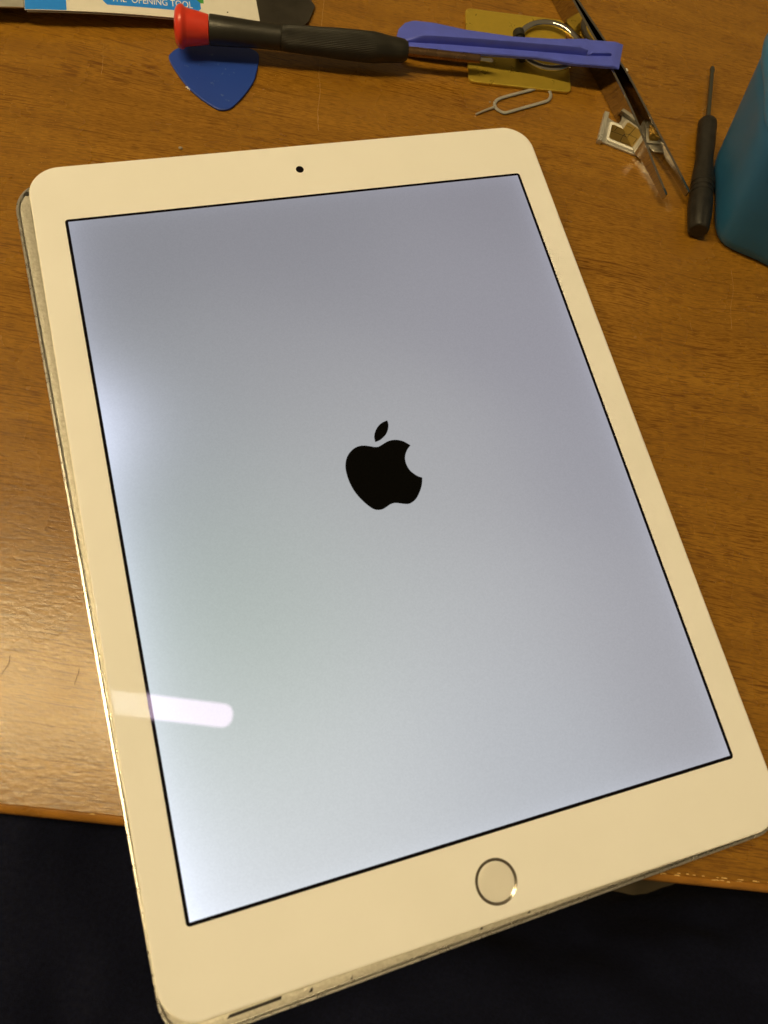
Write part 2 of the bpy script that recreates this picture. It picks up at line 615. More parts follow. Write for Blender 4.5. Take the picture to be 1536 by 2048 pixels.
m.b.inputs['Specular Tint'].default_value = (0.40, 0.38, 1.0, 1)
ca = m.n('ShaderNodeVertexColor', layer_name='viewed_backlight')
gr = m.ramp(m.noise(2600, 1), [(0.3, 0.965), (0.7, 1.03)])
m.l(m.mix(1.0, ca.outputs[0], gr, 'MULTIPLY'), m.b.inputs['Emission Color'])
m.b.inputs['Emission Strength'].default_value = 1.0
disp = mesh('display', vs, fs, m.m, panel, False, True)
ca = disp.data.color_attributes.new('viewed_backlight', 'FLOAT_COLOR', 'POINT')
for k, c in enumerate(cols):
    ca.data[k].color = (*c, 1)
disp['label'] = 'lit grey-blue screen, brighter towards its lower left corner'

body = [(0.55, 9.61), (1.99, 10.15), (3.72, 10.78), (5.32, 10.91), (6.82, 10.63), (8.44, 9.82), (10.06, 8.27)]
bite = [(10.06, 8.27), (8.73, 7.08), (7.76, 5.62), (7.33, 4.35), (7.28, 2.73), (7.77, 0.74), (8.9, -0.83), (9.84, -1.68), (10.81, -2.23)]
rest = [(10.81, -2.23), (10.1, -4.28), (8.97, -6.18), (7.43, -7.99), (5.86, -8.98), (4.51, -9.23), (3.07, -8.88), (1.2, -8.24), (-0.33, -8.23), (-1.74, -8.78),
        (-3.13, -9.27), (-4.39, -9.24), (-5.53, -8.8), (-6.74, -7.64), (-8.21, -5.57), (-9.55, -2.95), (-10.36, -0.17), (-10.68, 2.8), (-10.48, 5.42), (-9.67, 7.66),
        (-8.38, 9.29), (-6.69, 10.45), (-5.04, 10.9), (-3.53, 10.8), (-1.86, 10.26), (-0.57, 9.77), (0.55, 9.61)]
outl = catmull(body, 5, False)[:-1] + catmull(bite, 4, False)[:-1] + catmull(rest, 5, False)[:-1]
leaf = catmull([(5.28, 17.35), (5.32, 16.01), (4.75, 14.45), (3.81, 13.1), (2.51, 12.11), (1.31, 11.51), (-0.01, 11.24)], 5, False)[:-1] + \
    catmull([(-0.01, 11.24), (0.1, 12.84), (0.76, 14.37), (1.91, 15.81), (3.49, 16.85), (5.28, 17.35)], 5, False)[:-1]
vs, fs = [], []
for pl in (outl, leaf):
    if area2(pl) < 0:
        pl = pl[::-1]
    b = len(vs)
    vs += [(*tb(x / 1000, y / 1000), ZP + 0.00012) for x, y in pl]
    fs.append(tuple(range(b, b + len(pl))))
mesh('emblem', vs, fs, simple('screen_black', (0.002, 0.002, 0.002), 0.03, IOR=1.2), disp, False, True)

# front camera
c0 = tb(-0.0001, 0.1096)
z3 = Vector((0, 0, 1))
lens = lathe('camera_lens', Vector((*c0, ZP - 0.0003)), Vector((*c0, ZP + 0.00006)), [(0, 0.0013), (0.00035, 0.0013), (0.00036, 0.00125)], MAT['black'], panel, 28, up=Vector((1, 0, 0)))
# home button: sunk disc in a slanted steel ring
hc = tb(0.0, -0.11052)
hc = Vector((*hc, 0))


def ringmesh(name, prof, mat, n=56):
    loops = []
    for r, z in prof:
        loops.append([(hc.x + r * cos(2 * pi * i / n), hc.y + r * sin(2 * pi * i / n), z) for i in range(n)])
    vs, fs = loft(loops, False, False)
    return mesh(name, vs, fs, mat, panel, True)


hb = ringmesh('button_ring', [(0.00545, ZP + 0.00003), (0.00538, ZP + 0.00006), (0.00532, ZP + 0.00004), (0.0050, ZP + 0.00003 - 0.0), (0.00478, ZP + 0.00002)], MAT['ring_metal'])
# concave chamfer: normals lean inwards
me = hb.data
n = 56
rp = [(0.00552, 0.00002), (0.00547, 0.00019), (0.00522, 0.000140), (0.0050, 0.00009), (0.00472, 0.00003)]
for k, (r, z) in enumerate(rp):
    for i in range(n):
        me.vertices[k * n + i].co = (hc.x + r * cos(2 * pi * i / n), hc.y + r * sin(2 * pi * i / n), ZP + z)
vs, fs = loft([[(hc.x + r * cos(2 * pi * i / n), hc.y + r * sin(2 * pi * i / n), ZP + z) for i in range(n)]
               for r, z in ((0.00474, 0.000025), (0.00470, 0.00005), (0.0040, 0.00004), (0.002, 0.00003))], False, True)
bt = mesh('home_button', vs, fs, simple('sunk_white_button', (0.72, 0.71, 0.71), 0.35), panel, True)

# ------------------------------------------------------------------ small black screwdriver
a = at(1425, 132, 0.0042)
b = at(1396, 462, 0.0042)
L = (b - a).length
sd = thing('precision_screwdriver', 'small all-black screwdriver lying beside the tweezer tips and the teal container', 'screwdriver', (b.x, b.y, 0))
nk = (at(1418, 241, 0.0042) - a).length


def f_hex(s, an):
    if s > L - 0.0125:
        k = min(1, (s - (L - 0.0125)) / 0.001)
        return k * (0.0002 * (abs(cos(3 * an)) - 0.5) * 1.6)
    return 0.00004 * sin(18 * an)


H = L - nk
hprof = [(nk, 0.0014), (nk + .0002, 0.0026), (nk + .0012, 0.0033), (nk + .003, 0.00345), (nk + .25 * H, 0.0034), (nk + .36 * H, 0.0031), (nk + .44 * H, 0.0034),
         (nk + .55 * H, 0.0040)]
s0 = nk + .60 * H
for i in range(3):
    hprof += [(s0 + i * .0022, 0.0041), (s0 + i * .0022 + .0003, 0.00375), (s0 + i * .0022 + .0009, 0.00375), (s0 + i * .0022 + .0012, 0.0041)]
hprof += [(nk + .76 * H, 0.0043), (L - .0085, 0.0043), (L - .001, 0.0037), (L - .0003, 0.0034), (L, 0.0030)]
lathe('handle', a, b, hprof, MAT['rubber2'], sd, 48, f_hex)
lathe('shaft', a, b, [(0, 0.0002), (0.0008, 0.00075), (0.0025, 0.0010), (0.004, 0.00078), (nk + 0.001, 0.00085)],
      simple('dark_steel_shaft', (0.22, 0.23, 0.21), 0.3, 1.0), sd, 20)

# ------------------------------------------------------------------ teal container
foot = [(112.4, 115.0), (132, 107.6), (168, 91.5), (186, 104), (196, 150), (186, 168), (150, 172), (118, 156), (111.4, 149), (111.0, 134)]


def foot_loop(z, s=0.0):
    # walls lean out to the left and away as they rise
    k = z / 0.045
    out = []
    rnd = catmull(foot, 6)
    q = inset([(x / 1000, y / 1000) for x, y in rnd], 0.0015 * max(0, 1 - z / 0.004) ** 2 + s)
    for x, y in q:
        out.append((x - 0.0095 * k, y + 0.0015 * k, z))
    return out


zz = [0.0006, 0.0012, 0.0025, 0.005, 0.01, 0.02, 0.03, 0.040, 0.046]
lo = [foot_loop(z) for z in zz] + [foot_loop(0.047, 0.0005), foot_loop(0.046, 0.0016), foot_loop(0.02, 0.0016), foot_loop(0.003, 0.0018)]
bt = thing('teal_container', 'big teal translucent plastic container at the right, next to the small black screwdriver', 'container', (0.15, 0.13, 0))
vs, fs = loft(lo)
mesh('body', vs, fs, MAT['bottle'], bt, True)
vs, fs = loft([foot_loop(0.0468, -0.0004), foot_loop(0.0500, -0.0013), foot_loop(0.0530, -0.0008), foot_loop(0.0540, 0.0006), foot_loop(0.0530, 0.0020), foot_loop(0.0476, 0.0018)], True, True)
mesh('lip', vs, fs, MAT['lip'], bt, True)
vs, fs = loft([foot_loop(0.0035, 0.004), foot_loop(0.024, 0.004)])
mesh('contents', vs, fs, MAT['content'], bt)

# ------------------------------------------------------------------ metal opening tool with its printed sleeve
ot = thing('metal_opening_tool', 'flat grey metal prying blade in a white and blue printed paper sleeve', 'opening tool', tuple(at(300, 0, 0)))
E0, E1 = at(49, 18, 0.0062), at(521, 45, 0.0032)
ex = Vector((E1.x - E0.x, E1.y - E0.y, 0))
LL = ex.length
ex.normalize()
ey = Vector((-ex.y, ex.x, 0))


def sz(s):                                          # height of the sleeve's bowed lower face
    t = s / LL
    return 0.0058 - 0.0034 * max(0, t) ** 1.2 + 0.0006 * sin(pi * min(1, max(0, t * 1.4)))


def ol(s, t, z):
    return E0 + ex * s + ey * t + Vector((0, 0, z - E0.z))


def strip(name, s0, s1, t0, t1, zo, th, mat, n=24, parent=ot, slant=0.0):
    lo = []
    for i in range(n + 1):
        s = s0 + (s1 - s0) * i / n
        z = sz(s) + zo
        sl = slant * (1 if i == n else 0)
        lo.append([ol(s, t0, z), ol(s + sl, t1, z), ol(s + sl, t1, z + th), ol(s, t0, z + th)])
    vs, fs = loft(lo)
    return mesh(name, vs, fs, mat, parent)


SW = 0.036
strip('sleeve', 0, LL, 0, SW, 0, 0.00018, MAT['paper'], slant=-0.001)
strip('sleeve_back', 0.0005, LL - 0.001, 0.0002, SW, -0.00085, 0.00015, MAT['paper'])
sl = [o for o in ot.children if o.name.startswith('sleeve')][0]
# printed blue field and rounded badge on the sleeve


def px_to_st(px, py, z=0.0055):
    p = at(px, py, z)
    d = p - Vector((E0.x, E0.y, z))
    return d.dot(ex), d.dot(ey)


bs = px_to_st(133, 17, 0.006)[0]
strip('blue_field', 0.0001, bs, 0.0002, SW - 0.0002, 0.00018, 0.00003, MAT['cyan'], 10, sl)
s0_, t0_ = px_to_st(206, 10, 0.0062)
s1_, t1_ = px_to_st(402, 15, 0.0045)
tb0 = px_to_st(395, 21.5, 0.0044)[1]
tb0 = 0.5 * (tb0 + px_to_st(212, 7, 0.006)[1])
BH = 0.0060
bx0, bx1 = s0_, s1_
rb = 0.0017
poly = []
for (cx, cy, a0) in ((bx1 - rb, tb0 + rb, -90), (bx1 - rb, tb0 + BH - rb, 0), (bx0 + rb, tb0 + BH - rb, 90), (bx0 + rb, tb0 + rb, 180)):
    for i in range(7):
        an = radians(a0 + 15 * i)
        poly.append((cx + rb * cos(an), cy + rb * sin(an)))
# badge built as strips that follow the bow of the sleeve
N = 24
vs, fs = [], []
for i in range(N + 1):
    s = bx0 + (bx1 - bx0) * i / N
    e = min(s - bx0, bx1 - s)
    dd = rb - sqrt(max(0, rb * rb - (rb - e) ** 2)) if e < rb else 0
    vs += [ol(s, tb0 + dd, sz(s) + 0.00022), ol(s, tb0 + BH - dd, sz(s) + 0.00022)]
    if i:
        k = 2 * i
        fs.append((k - 2, k, k + 1, k - 1))
badge = mesh('badge', vs, fs, MAT['cyan'], sl, False, True)


def text_mesh(txt, s_start, s_end, t_base, t_top, zo, mat, parent, name='lettering'):
    cu = bpy.data.curves.new('t', 'FONT')
    cu.body = txt
    cu.size = 1
    cu.resolution_u = 3
    o = bpy.data.objects.new('t', cu)
    COL.objects.link(o)
    bpy.context.view_layer.update()
    me = bpy.data.meshes.new_from_object(o)
    bpy.data.objects.remove(o)
    xs = [v.co.x for v in me.vertices]
    ys = [v.co.y for v in me.vertices]
    x0, x1, y0, y1 = min(xs), max(xs), min(ys), max(ys)
    off = parent_world(parent)
    for v in me.vertices:
        s = s_start + (v.co.x - x0) / (x1 - x0) * (s_end - s_start)
        t = t_base + (v.co.y - y0) / (y1 - y0) * (t_top - t_base)
        v.co = ol(s, t, sz(s) + zo) - off
    return link(name, me, mat, parent, False, True)


text_mesh('THE  OPENING TOOL', px_to_st(222, 0, 0.006)[0], px_to_st(386, 15, 0.0045)[0], tb0 + 0.0016, tb0 + 0.0046, 0.00027, MAT['print_white'], badge)
# small green print above the badge
gs0, gs1 = px_to_st(366, 0, 0.0046)[0], px_to_st(407, 0, 0.0044)[0]
gt = px_to_st(400, 2.5, 0.0044)[1]
strip('green_print', gs0, gs1, gt, gt + 0.004, 0.00018, 0.00003, MAT['green'], 4, sl)
d0 = px_to_st(455, 20.5, 0.004)
strip('ink_dot', d0[0] - 0.00025, d0[0] + 0.00025, d0[1] - 0.0002, d0[1] + 0.0003, 0.00018, 0.00003, MAT['dark_in'], 2, sl)
# the blade itself: left tongue and pointed right end
pts = [at(505, 47, .0030), at(560, 51, .0024), at(606, 53, .0018), at(614, 47, .0018), at(629, 16, .0018), at(630, 9, .0018), at(626, 4, .0018), at(600, -14, .0018), at(560, -40, .0018),
       at(500, -60, .0022)]


def bz(x, y):
    s = (Vector((x, y, 0)) - Vector((E0.x, E0.y, 0))).dot(ex)
    if s < LL - 0.004:
        return sz(s) - 0.0004
    return max(0.0009, sz(LL - 0.004) - 0.0004 - (s - LL + 0.004) * 0.07)


low = []
for i in range(14):
    s = LL - 0.004 - (LL + 0.028) * i / 13
    low.append((s, 0.0006 if s > 0 else 0.0004))
poly = [(p.x, p.y) for p in pts[2:]]
top_ = [ol(LL - 0.01 - (LL + 0.02) * i / 8, 0.033, 0) for i in range(9)]
lo_ = [ol(s, t, 0) for s, t in reversed(low)]
# left tongue lower edge sits at pixel row 15
q = at(0, 16.5, 0.0054)
tt = (q - Vector((E0.x, E0.y, q.z))).dot(ey)
lo_ = [ol((v - E0).dot(ex), tt if (v - E0).dot(ex) < 0 else 0.0006, 0) for v in lo_]
blade_poly = poly + [(v.x, v.y) for v in top_] + [(v.x, v.y) for v in lo_]
# grid the blade in s so that it follows the bow
vs, fs = [], []
n0 = 40
s_min, s_max = -0.030, (Vector((at(630, 9, .0018).x, at(630, 9, .0018).y, 0)) - Vector((E0.x, E0.y, 0))).dot(ex)
st = [((Vector((x, y, 0)) - Vector((E0.x, E0.y, 0))).dot(ex), (Vector((x, y, 0)) - Vector((E0.x, E0.y, 0))).dot(ey)) for x, y in poly]


def lower_t(s):
    if s < 0:
        return tt
    if s < st[0][0]:
        return 0.0006 + (st[0][1] - 0.0006) * max(0, (s - LL) / (st[0][0] - LL))
    for (s1, t1), (s2, t2) in zip(st, st[1:]):
        if s1 <= s <= s2 and s2 > s1:
            return t1 + (t2 - t1) * (s - s1) / (s2 - s1)
    return st[3][1]


tip_t = st[3][1]
for i in range(n0 + 1):
    s = s_min + (s_max - s_min) * i / n0
    lt = lower_t(s)
    ut = 2 * tip_t - lt if s > st[0][0] else 0.033
    ut = max(ut, lt + 0.0004)
    z = bz(*(ol(s, 0, 0).xy))
    vs += [ol(s, lt, z), ol(s, ut, z), ol(s, ut, z + 0.00035), ol(s, lt, z + 0.00035)]
    if i:
        k = 4 * i
        for a_, b_ in ((0, 1), (1, 2), (2, 3), (3, 0)):
            fs.append((k - 4 + a_, k + a_, k + b_, k - 4 + b_))
fs += [(0, 1, 2, 3), (4 * n0, 4 * n0 + 3, 4 * n0 + 2, 4 * n0 + 1)]
bl = mesh('blade', vs, fs, MAT['gunmetal'], ot)
strip('tongue', -0.0285, -0.0002, tt, 0.030, -0.0001, 0.0004, MAT['satin'], 12)

# ------------------------------------------------------------------ blue triangular pick
pk = [(338, 117), (342, 105), (360, 94), (400, 88), (440, 87), (480, 91), (503, 97), (515.7, 105), (518, 116), (514.7, 137), (507.6, 161.5), (491.5, 185.7), (473, 206), (459, 216.5),
      (445, 219), (431, 215.5), (400.6, 195.8), (376, 173.6), (354, 146)]
pp = catmull([tuple(at(*p, 0.0009))[:2] for p in pk], 5)
c_ = at(430, 140, 0)
pick = thing('opening_pick', 'blue rounded triangular plastic pick under the red-capped screwdriver', 'pick', tuple(c_))
slab('pick_body', pp, 0.0008, 0.0003, MAT['blue_pick'], pick, lambda x, y: 0.0001)
fv = []
for px in ((372, 174), (375, 177), (379, 178)):
    p = at(*px, 0.0003)
    tube('burr', [p, p + Vector((.0006, -.0002, .0003)), p + Vector((.0009, -.0006, .0001))], 0.00018, MAT['print_white'], pick, 6)

# ------------------------------------------------------------------ big screwdriver with red cap
P0, P1 = at(351, 52, 0.0096), at(986, 121, 0.0068)
sc = thing('cap_screwdriver', 'long black-handled screwdriver with a flared red end cap and bronze shaft', 'screwdriver', (P0.x, P0.y, 0))
ax = (P1 - P0)
LT = ax.length
ax.normalize()


def along(px, py):
    t0, t1 = 0.0, LT
    best = None
    for i in range(401):
        s = LT * i / 400
        p = P0 + ax * s
        d = p - CAM
        x = 768 + FPX * d.dot(R_) / d.dot(F_)
        if best is None or abs(x - px) < best[0]:
            best = (abs(x - px), s)
    return best[1]


sR = along(418, 0)
lathe('end_cap', P0, P1, [(-0.0004, 0.0028), (-0.0001, 0.0048), (0.0004, 0.0058), (0.0012, 0.0065), (0.0020, 0.0067), (0.0026, 0.0065), (0.0032, 0.0059), (0.0040, 0.00565),
                          (0.007, 0.0052), (sR - 0.0006, 0.0046), (sR - 0.0001, 0.0045), (sR, 0.0040)], MAT['red'], sc, 56)
s1, s2, s3, s4 = along(560, 0), along(690, 0), along(765, 0), along(814, 0)
hp_ = [(sR + 0.0001, 0.0038), (sR + 0.0002, 0.0046), (sR + 0.0006, 0.00475), (sR + 0.008, 0.0045), (s1 - 0.008, 0.00412), (s1 - 0.0001, 0.0041), (s1, 0.0039)]
lathe('handle', P0, P1, hp_, MAT['rubber'], sc, 56)


def flute(s, an):
    k = min(1, max(0, (s - s1 - .0002) / .001)) * min(1, max(0, (s3 - s) / 0.006))
    return 0.00007 * k * (cos(56 * an))


gprof = []
NG = 34
for i in range(NG + 1):
    u = i / NG
    s = s1 + 0.00005 + (s4 - s1) * u
    r = 0.0042
    for (ua, ra), (ub, rb_) in zip([(0, .0041), (.25, .0044), (.5, .0048), (.72, .0049), (.9, .0041), (.985, .0037), (1, .0030)],
                                   [(.25, .0044), (.5, .0048), (.72, .0049), (.9, .0041), (.985, .0037), (1, .0030), (1.01, .003)]):
        if ua <= u <= ub:
            w_ = (u - ua) / (ub - ua)
            w_ = w_ * w_ * (3 - 2 * w_) if ua < .9 else w_
            r = ra + (rb_ - ra) * w_
    gprof.append((s, r))
lathe('grip', P0, P1, gprof, MAT['rubber'], sc, 448, flute)
s5 = along(960, 0)
lathe('shaft', P0, P1, [(s4 - 0.002, 0.0016), (s5 - 0.0002, 0.0016), (s5, 0.0014), (s5 + 0.0001, 0.0009)], MAT['bronze'], sc, 24)
lathe('bit', P0, P1, [(s5, 0.0006), (LT - 0.0016, 0.00062), (LT - 0.0008, 0.00075), (LT, 0.0003)], MAT['chrome'], sc, 18, lambda s, an: (0.0002 * cos(4 * an) if s > LT - .002 else 0.00006 * cos(6 * an)))

# ------------------------------------------------------------------ gold plate with finger ring
rh = thing('ring_holder', 'satin gold metal plate carrying a polished finger ring, under the violet pry tool', 'ring holder', tuple(at(1035, 120, 0)))
q = [at(930, 16, .001), at(937, 163, .001), at(1143, 186, .001)]
bl_, br_, tl_ = q[1], q[2], q[0]
tr_ = tl_ + (br_ - bl_)


def rpoly(c, r, n=5):
    out = []
    for i in range(4):
        a, b, d = c[i - 1], c[i], c[(i + 1) % 4]
        u = (a - b).normalized() * r
        v = (d - b).normalized() * r
        for k in range(n + 1):
            t = k / n
            p = b + u * (1 - t) ** 2 + v * t ** 2
            out.append((p.x, p.y))
    return out


slab('plate', rpoly([bl_, br_, tr_, tl_], 0.0026), 0.0013, 0.0004, MAT['gold'], rh)
rc = at(1097, 92, 0.0032)
pts = []
for i in range(56):
    a_ = 2 * pi * i / 56
    x, y = 0.0116 * cos(a_), 0.0116 * sin(a_)
    pts.append(rc + Vector((x, y, 0.0004 + 0.0012 * (x / 0.0116))))
tube('ring', pts, 0.0013, MAT['chrome'], rh, 12, True, 0.8)
h0, h1 = at(1037, 66, .0030), at(1046, 119, .0030)
lathe('hinge', h0, h1, [(-0.0008, 0.0016), (-0.0004, 0.0022), (0.0026, 0.0022), (0.0028, 0.0015), ((h1 - h0).length, 0.0015)], MAT['rubber'], rh, 18)
0 and lathe('ring_base', Vector((*(rc - Vector((.004, 0, 0))).xy, 0.0012)), Vector((*(rc - Vector((.004, 0, 0))).xy, 0.0021)), [(0, 0.0085), (0.0007, 0.0085), (0.0009, 0.0082)], MAT['gold'], rh, 40, up=Vector((1, 0, 0)))

# ------------------------------------------------------------------ tweezers: two strips standing on edge
tw = thing('tweezers', 'shiny steel tweezers with two tapering arms, lying open across the tray of the little card', 'tweezers', tuple(at(1205, 140, 0)))


def arm(cpx, hs, th=0.0009, zc=0.0050):
    C = [at(*p, zc) for p in cpx]
    P = catmull([tuple(c) + (h,) for c, h in zip(C, hs)], 6, False)
    lo = []
    for i, p in enumerate(P):
        a_, b_ = Vector(P[max(0, i - 1)][:3]), Vector(P[min(len(P) - 1, i + 1)][:3])
        t = (b_ - a_).normalized()
        sd_ = Vector((t.y, -t.x, 0)) * th / 2
        c = Vector(p[:3])
        h = p[3]
        tilt = Vector((-t.y, t.x, 0)) * 0.0
        up = Vector((0, 0, h))
        lo.append([c - sd_ - up, c + sd_ - up, c + sd_ + up + tilt, c - sd_ + up + tilt])
    vs, fs = loft(lo)
    o = mesh('arm', vs, fs, MAT['mirror'], tw)
    bv = o.modifiers.new('b', 'BEVEL')
    bv.width = 0.00015
    bv.segments = 2
    return o


arm([(1072, -95), (1115, -19), (1152, 49), (1204, 142), (1245, 222), (1277, 287), (1291, 312), (1312, 356), (1330, 394)],
    [.0048, .0048, .0048, .0048, .0046, .0036, .0026, .0018, .0013])
arm([(1072, -95), (1143, 17), (1196, 97), (1239, 160), (1270, 214), (1301, 268), (1323, 300), (1350, 342), (1375, 388)],
    [.0048, .0048, .0048, .0048, .0044, .0038, .0028, .0018, .0013])

# ------------------------------------------------------------------ violet pry tool resting on ring and tweezers
pt_ = thing('plastic_pry_tool', 'violet-blue plastic pry bar with a raised rib and chisel end, resting on ring and tweezers', 'pry tool', tuple(at(1020, 90, 0)))


def vz(x, y):                                       # underside height
    k = (x + 0.0137) / 0.085
    return 0.0014 + 0.0088 * max(0, min(1.05, k)) ** 0.8


def on(px, py, extra=0.0016):
    z = 0.006
    for _ in range(6):
        p = at(px, py, z)
        z = vz(p.x, p.y) + extra
    return at(px, py, z)


up_ = [(794, 70), (797, 58), (809, 45), (827, 40), (865.5, 44), (929, 58), (1027, 72), (1111.6, 76.7), (1173, 76.6), (1176, 78.5), (1248.8, 83.7)]
dn_ = [(795, 80), (798, 92), (812, 99), (835, 101), (870, 103), (957, 105.5), (1076, 114), (1146.8, 126), (1150, 126.5), (1165, 127.5), (1240, 133.6)]
U = [on(*p) for p in up_]
Dn = [on(*p) for p in dn_]


def side_at(L_, x):
    for p, q_ in zip(L_, L_[1:]):
        if p.x <= x <= q_.x and q_.x > p.x:
            return p.y + (q_.y - p.y) * (x - p.x) / (q_.x - p.x)
    return L_[0].y if x < L_[0].x else L_[-1].y


x0 = min(U[0].x, Dn[0].x)
x1 = U[-1].x
vs, fs = [], []
NN = 70
TH = 0.0016
xs_ = [x0 + (x1 - x0) * (i / NN) ** 1.0 for i in range(NN + 1)]
xs_ = [x0, x0 + .0003, x0 + .0008] + xs_[2:]
SLANT = (U[-1].x - Dn[-1].x) / (U[-1].y - Dn[-1].y)
lo = []
yu0, yd0 = side_at(U, x0), side_at(Dn, x0)
for x in xs_:
    yu, yd = side_at(U, x), side_at(Dn, x)
    th = TH
    if x > x1 - 0.0032:                              # chisel
        th = TH * (0.35 + 0.65 * (x1 - x) / 0.0032)
    r = 0.00035
    zb = vz(x, 0)
    ring = []
    for (yy, z) in ((yd, zb + r), (yd - (-r), zb), (yu - r, zb), (yu, zb + r), (yu, zb + th - r), (yu - r * .8, zb + th), (yd + r * .8, zb + th), (yd, zb + th - r)):
        ring.append((x, yy, z))
    kk = max(0, 1 - (x1 - x) / 0.006)
    ring = [(a_ - kk * (yu - b_) * SLANT, b_, c__) for a_, b_, c__ in ring]
    lo.append(ring)
vs, fs = loft(lo)
mesh('bar', vs, fs, MAT['violet'], pt_, True)
# rib
ra, rb2, rcx = on(806, 82, TH), on(1172, 109, TH), on(1221, 110, TH)


def rib(pa, pb, h, wd, n=20):
    lo = []
    for i in range(n + 1):
        t = i / n
        p = pa.lerp(pb, t)
        zb = vz(p.x, 0) + TH - 0.0001
        hh = h * min(1, 0.15 + t * 8) * (1 if t < .97 else .7)
        d = (pb - pa).normalized()
        sd_ = Vector((-d.y, d.x, 0)) * wd / 2
        c = Vector((p.x, p.y, zb))
        lo.append([c - sd_, c - sd_ + Vector((0, 0, hh * .85)), c - sd_ * .6 + Vector((0, 0, hh)), c + sd_ * .6 + Vector((0, 0, hh)), c + sd_ + Vector((0, 0, hh * .85)), c + sd_])
    vs, fs = loft(lo)
    return mesh('rib', vs, fs, MAT['violet'], pt_, True)


rib(ra, rb2, 0.0032, 0.0012)
rib(rb2 + Vector((0.0008, 0, 0)), rcx, 0.0014, 0.0009, 8)

# ------------------------------------------------------------------ eject pin
path = [(990, 213), (991, 203), (1002, 196), (1030, 188), (1059, 180.5), (1080, 175.5), (1094, 177), (1101.5, 188), (1098, 199), (1087, 204), (1050, 214.5), (1017, 224), (1007, 225), (998, 221)]
lp = catmull([tuple(at(*p, 0.0006)) for p in path], 4, True)
ej = thing('eject_pin', 'thin steel loop with a pin point, lying below the gold plate', 'eject pin', tuple(at(1045, 202, 0)))
tube('loop', lp, 0.00062, MAT['satin'], ej, 8, True, 0.6)
tube('pin', [at(990, 214, .0006), at(978, 218, .0006), at(965, 223, .0006), at(952, 228.5, .0006)], 0.0005, MAT['satin'], ej, 8, False, 1, lambda t: 1 - .35 * t)

# ------------------------------------------------------------------ card tray and its little card
tr = thing('card_tray', 'little silver tray with a stepped end, lying under the tweezer arms', 'card tray', tuple(at(1245, 275, 0)))
fp = [(1194, 281), (1203, 284), (1218, 227), (1209, 224)]
F4 = [at(*p, 0.0016) for p in fp]
slab('face_plate', [(p.x, p.y) for p in F4], 0.0022, 0.00025, MAT['satin'], tr, lambda x, y: 0.0001)
out_ = [(1204, 283), (1264, 307), (1274, 309), (1286, 318), (1296.5, 307), (1301, 286), (1262, 256), (1228, 243), (1216, 234)]
inn_ = [(1216, 278), (1262, 297), (1278, 299), (1290, 285), (1256, 258), (1226, 246)]
O = [tuple(at(*p, 0.0010))[:2] for p in out_]
I = [tuple(at(*p, 0.0010))[:2] for p in inn_]
slab('frame', O, 0.0009, 0.0002, MAT['satin'], tr, lambda x, y: 0.0001)
sim = thing('sim_card', 'tiny white card with gold contacts set in the silver tray', 'sim card', tuple(at(1245, 275, 0.001)))
SC = [(1213, 277), (1217, 281), (1266, 301), (1280, 302), (1292, 285), (1257, 257), (1226, 244), (1220, 244.5)]
slab('card_body', [tuple(at(*p, 0.0017))[:2] for p in SC], 0.0008, 0.0002, MAT['sim_white'], sim, lambda x, y: 0.0010)
G = [(1218, 274), (1222, 277.5), (1266, 295.5), (1276, 296), (1286, 285), (1254, 261), (1228, 249), (1224, 249.5)]
GP = [at(*p, 0.0019) for p in G]
gp_ = [(p.x, p.y) for p in GP]
cx_ = sum(p[0] for p in gp_) / len(gp_)
cy_ = sum(p[1] for p in gp_) / len(gp_)
sheet('contact_pad', gp_, 0.00185, MAT['gold_chip'], sim)
for (pa, pb) in (((1222, 262), (1246, 271)), ((1246, 271), (1262, 262)), ((1246, 271), (1240, 283)), ((1240, 283), (1256, 289)), ((1246, 271), (1270, 281)), ((1235, 254), (1229, 262))):
    a_, b_ = at(*pa, 0.00187), at(*pb, 0.00187)
    d = (b_ - a_).normalized()
    n_ = Vector((-d.y, d.x, 0)) * 0.00010
    sheet('groove', [tuple((a_ - n_).xy), tuple((b_ - n_).xy), tuple((b_ + n_).xy), tuple((a_ + n_).xy)], 0.00188, MAT['dark_in'], sim)

# ------------------------------------------------------------------ dust, hair, crumbs
hpts = [(158, 1337), (157, 1345), (154, 1353), (151, 1362), (149, 1370)]
o = tube('hair', catmull([tuple(at(*p, 0.0002)) for p in hpts], 4, False), 0.00005, MAT['hair'], None, 5)
tag(o, 'short dark hair lying on the shiny left part of the table', 'hair')
o = tube('hair', catmull([tuple(at(*p, 0.0002)) for p in [(0, 1352), (10, 1338), (18, 1325), (20, 1310)]], 4, False), 0.00005, MAT['hair'], None, 5)
tag(o, 'thin dark hair at the left margin of the table', 'hair')


def crumb(px, py, r, mat, label, cat, z=0.0):
    p = at(px, py, r * 0.5)
    bm = bmesh.new()
    bmesh.ops.create_icosphere(bm, subdivisions=2, radius=r)
    for v in bm.verts:
        v.co *= random.uniform(0.6, 1.25)
        v.co.z *= 0.5
        v.co += p
    me = bpy.data.meshes.new('crumb')
    bm.to_mesh(me)
    bm.free()
    o = link('crumb', me, mat, None, True)
    return tag(o, label, cat)


crumb(361, 296, 0.0006, MAT['lint'], 'grey speck of lint on the wood just above the tablet top edge', 'lint')
crumb(1253, 140, 0.0007, MAT['print_white'], 'white crumb beside the chisel end of the violet pry tool', 'crumb')
crumb(747, 111, 0.0004, MAT['lint'], 'pale speck on the wood below the black screwdriver grip', 'lint')
crumb(980, 204, 0.0004, MAT['lint'], 'tiny grey speck beside the loop of the eject pin', 'lint')

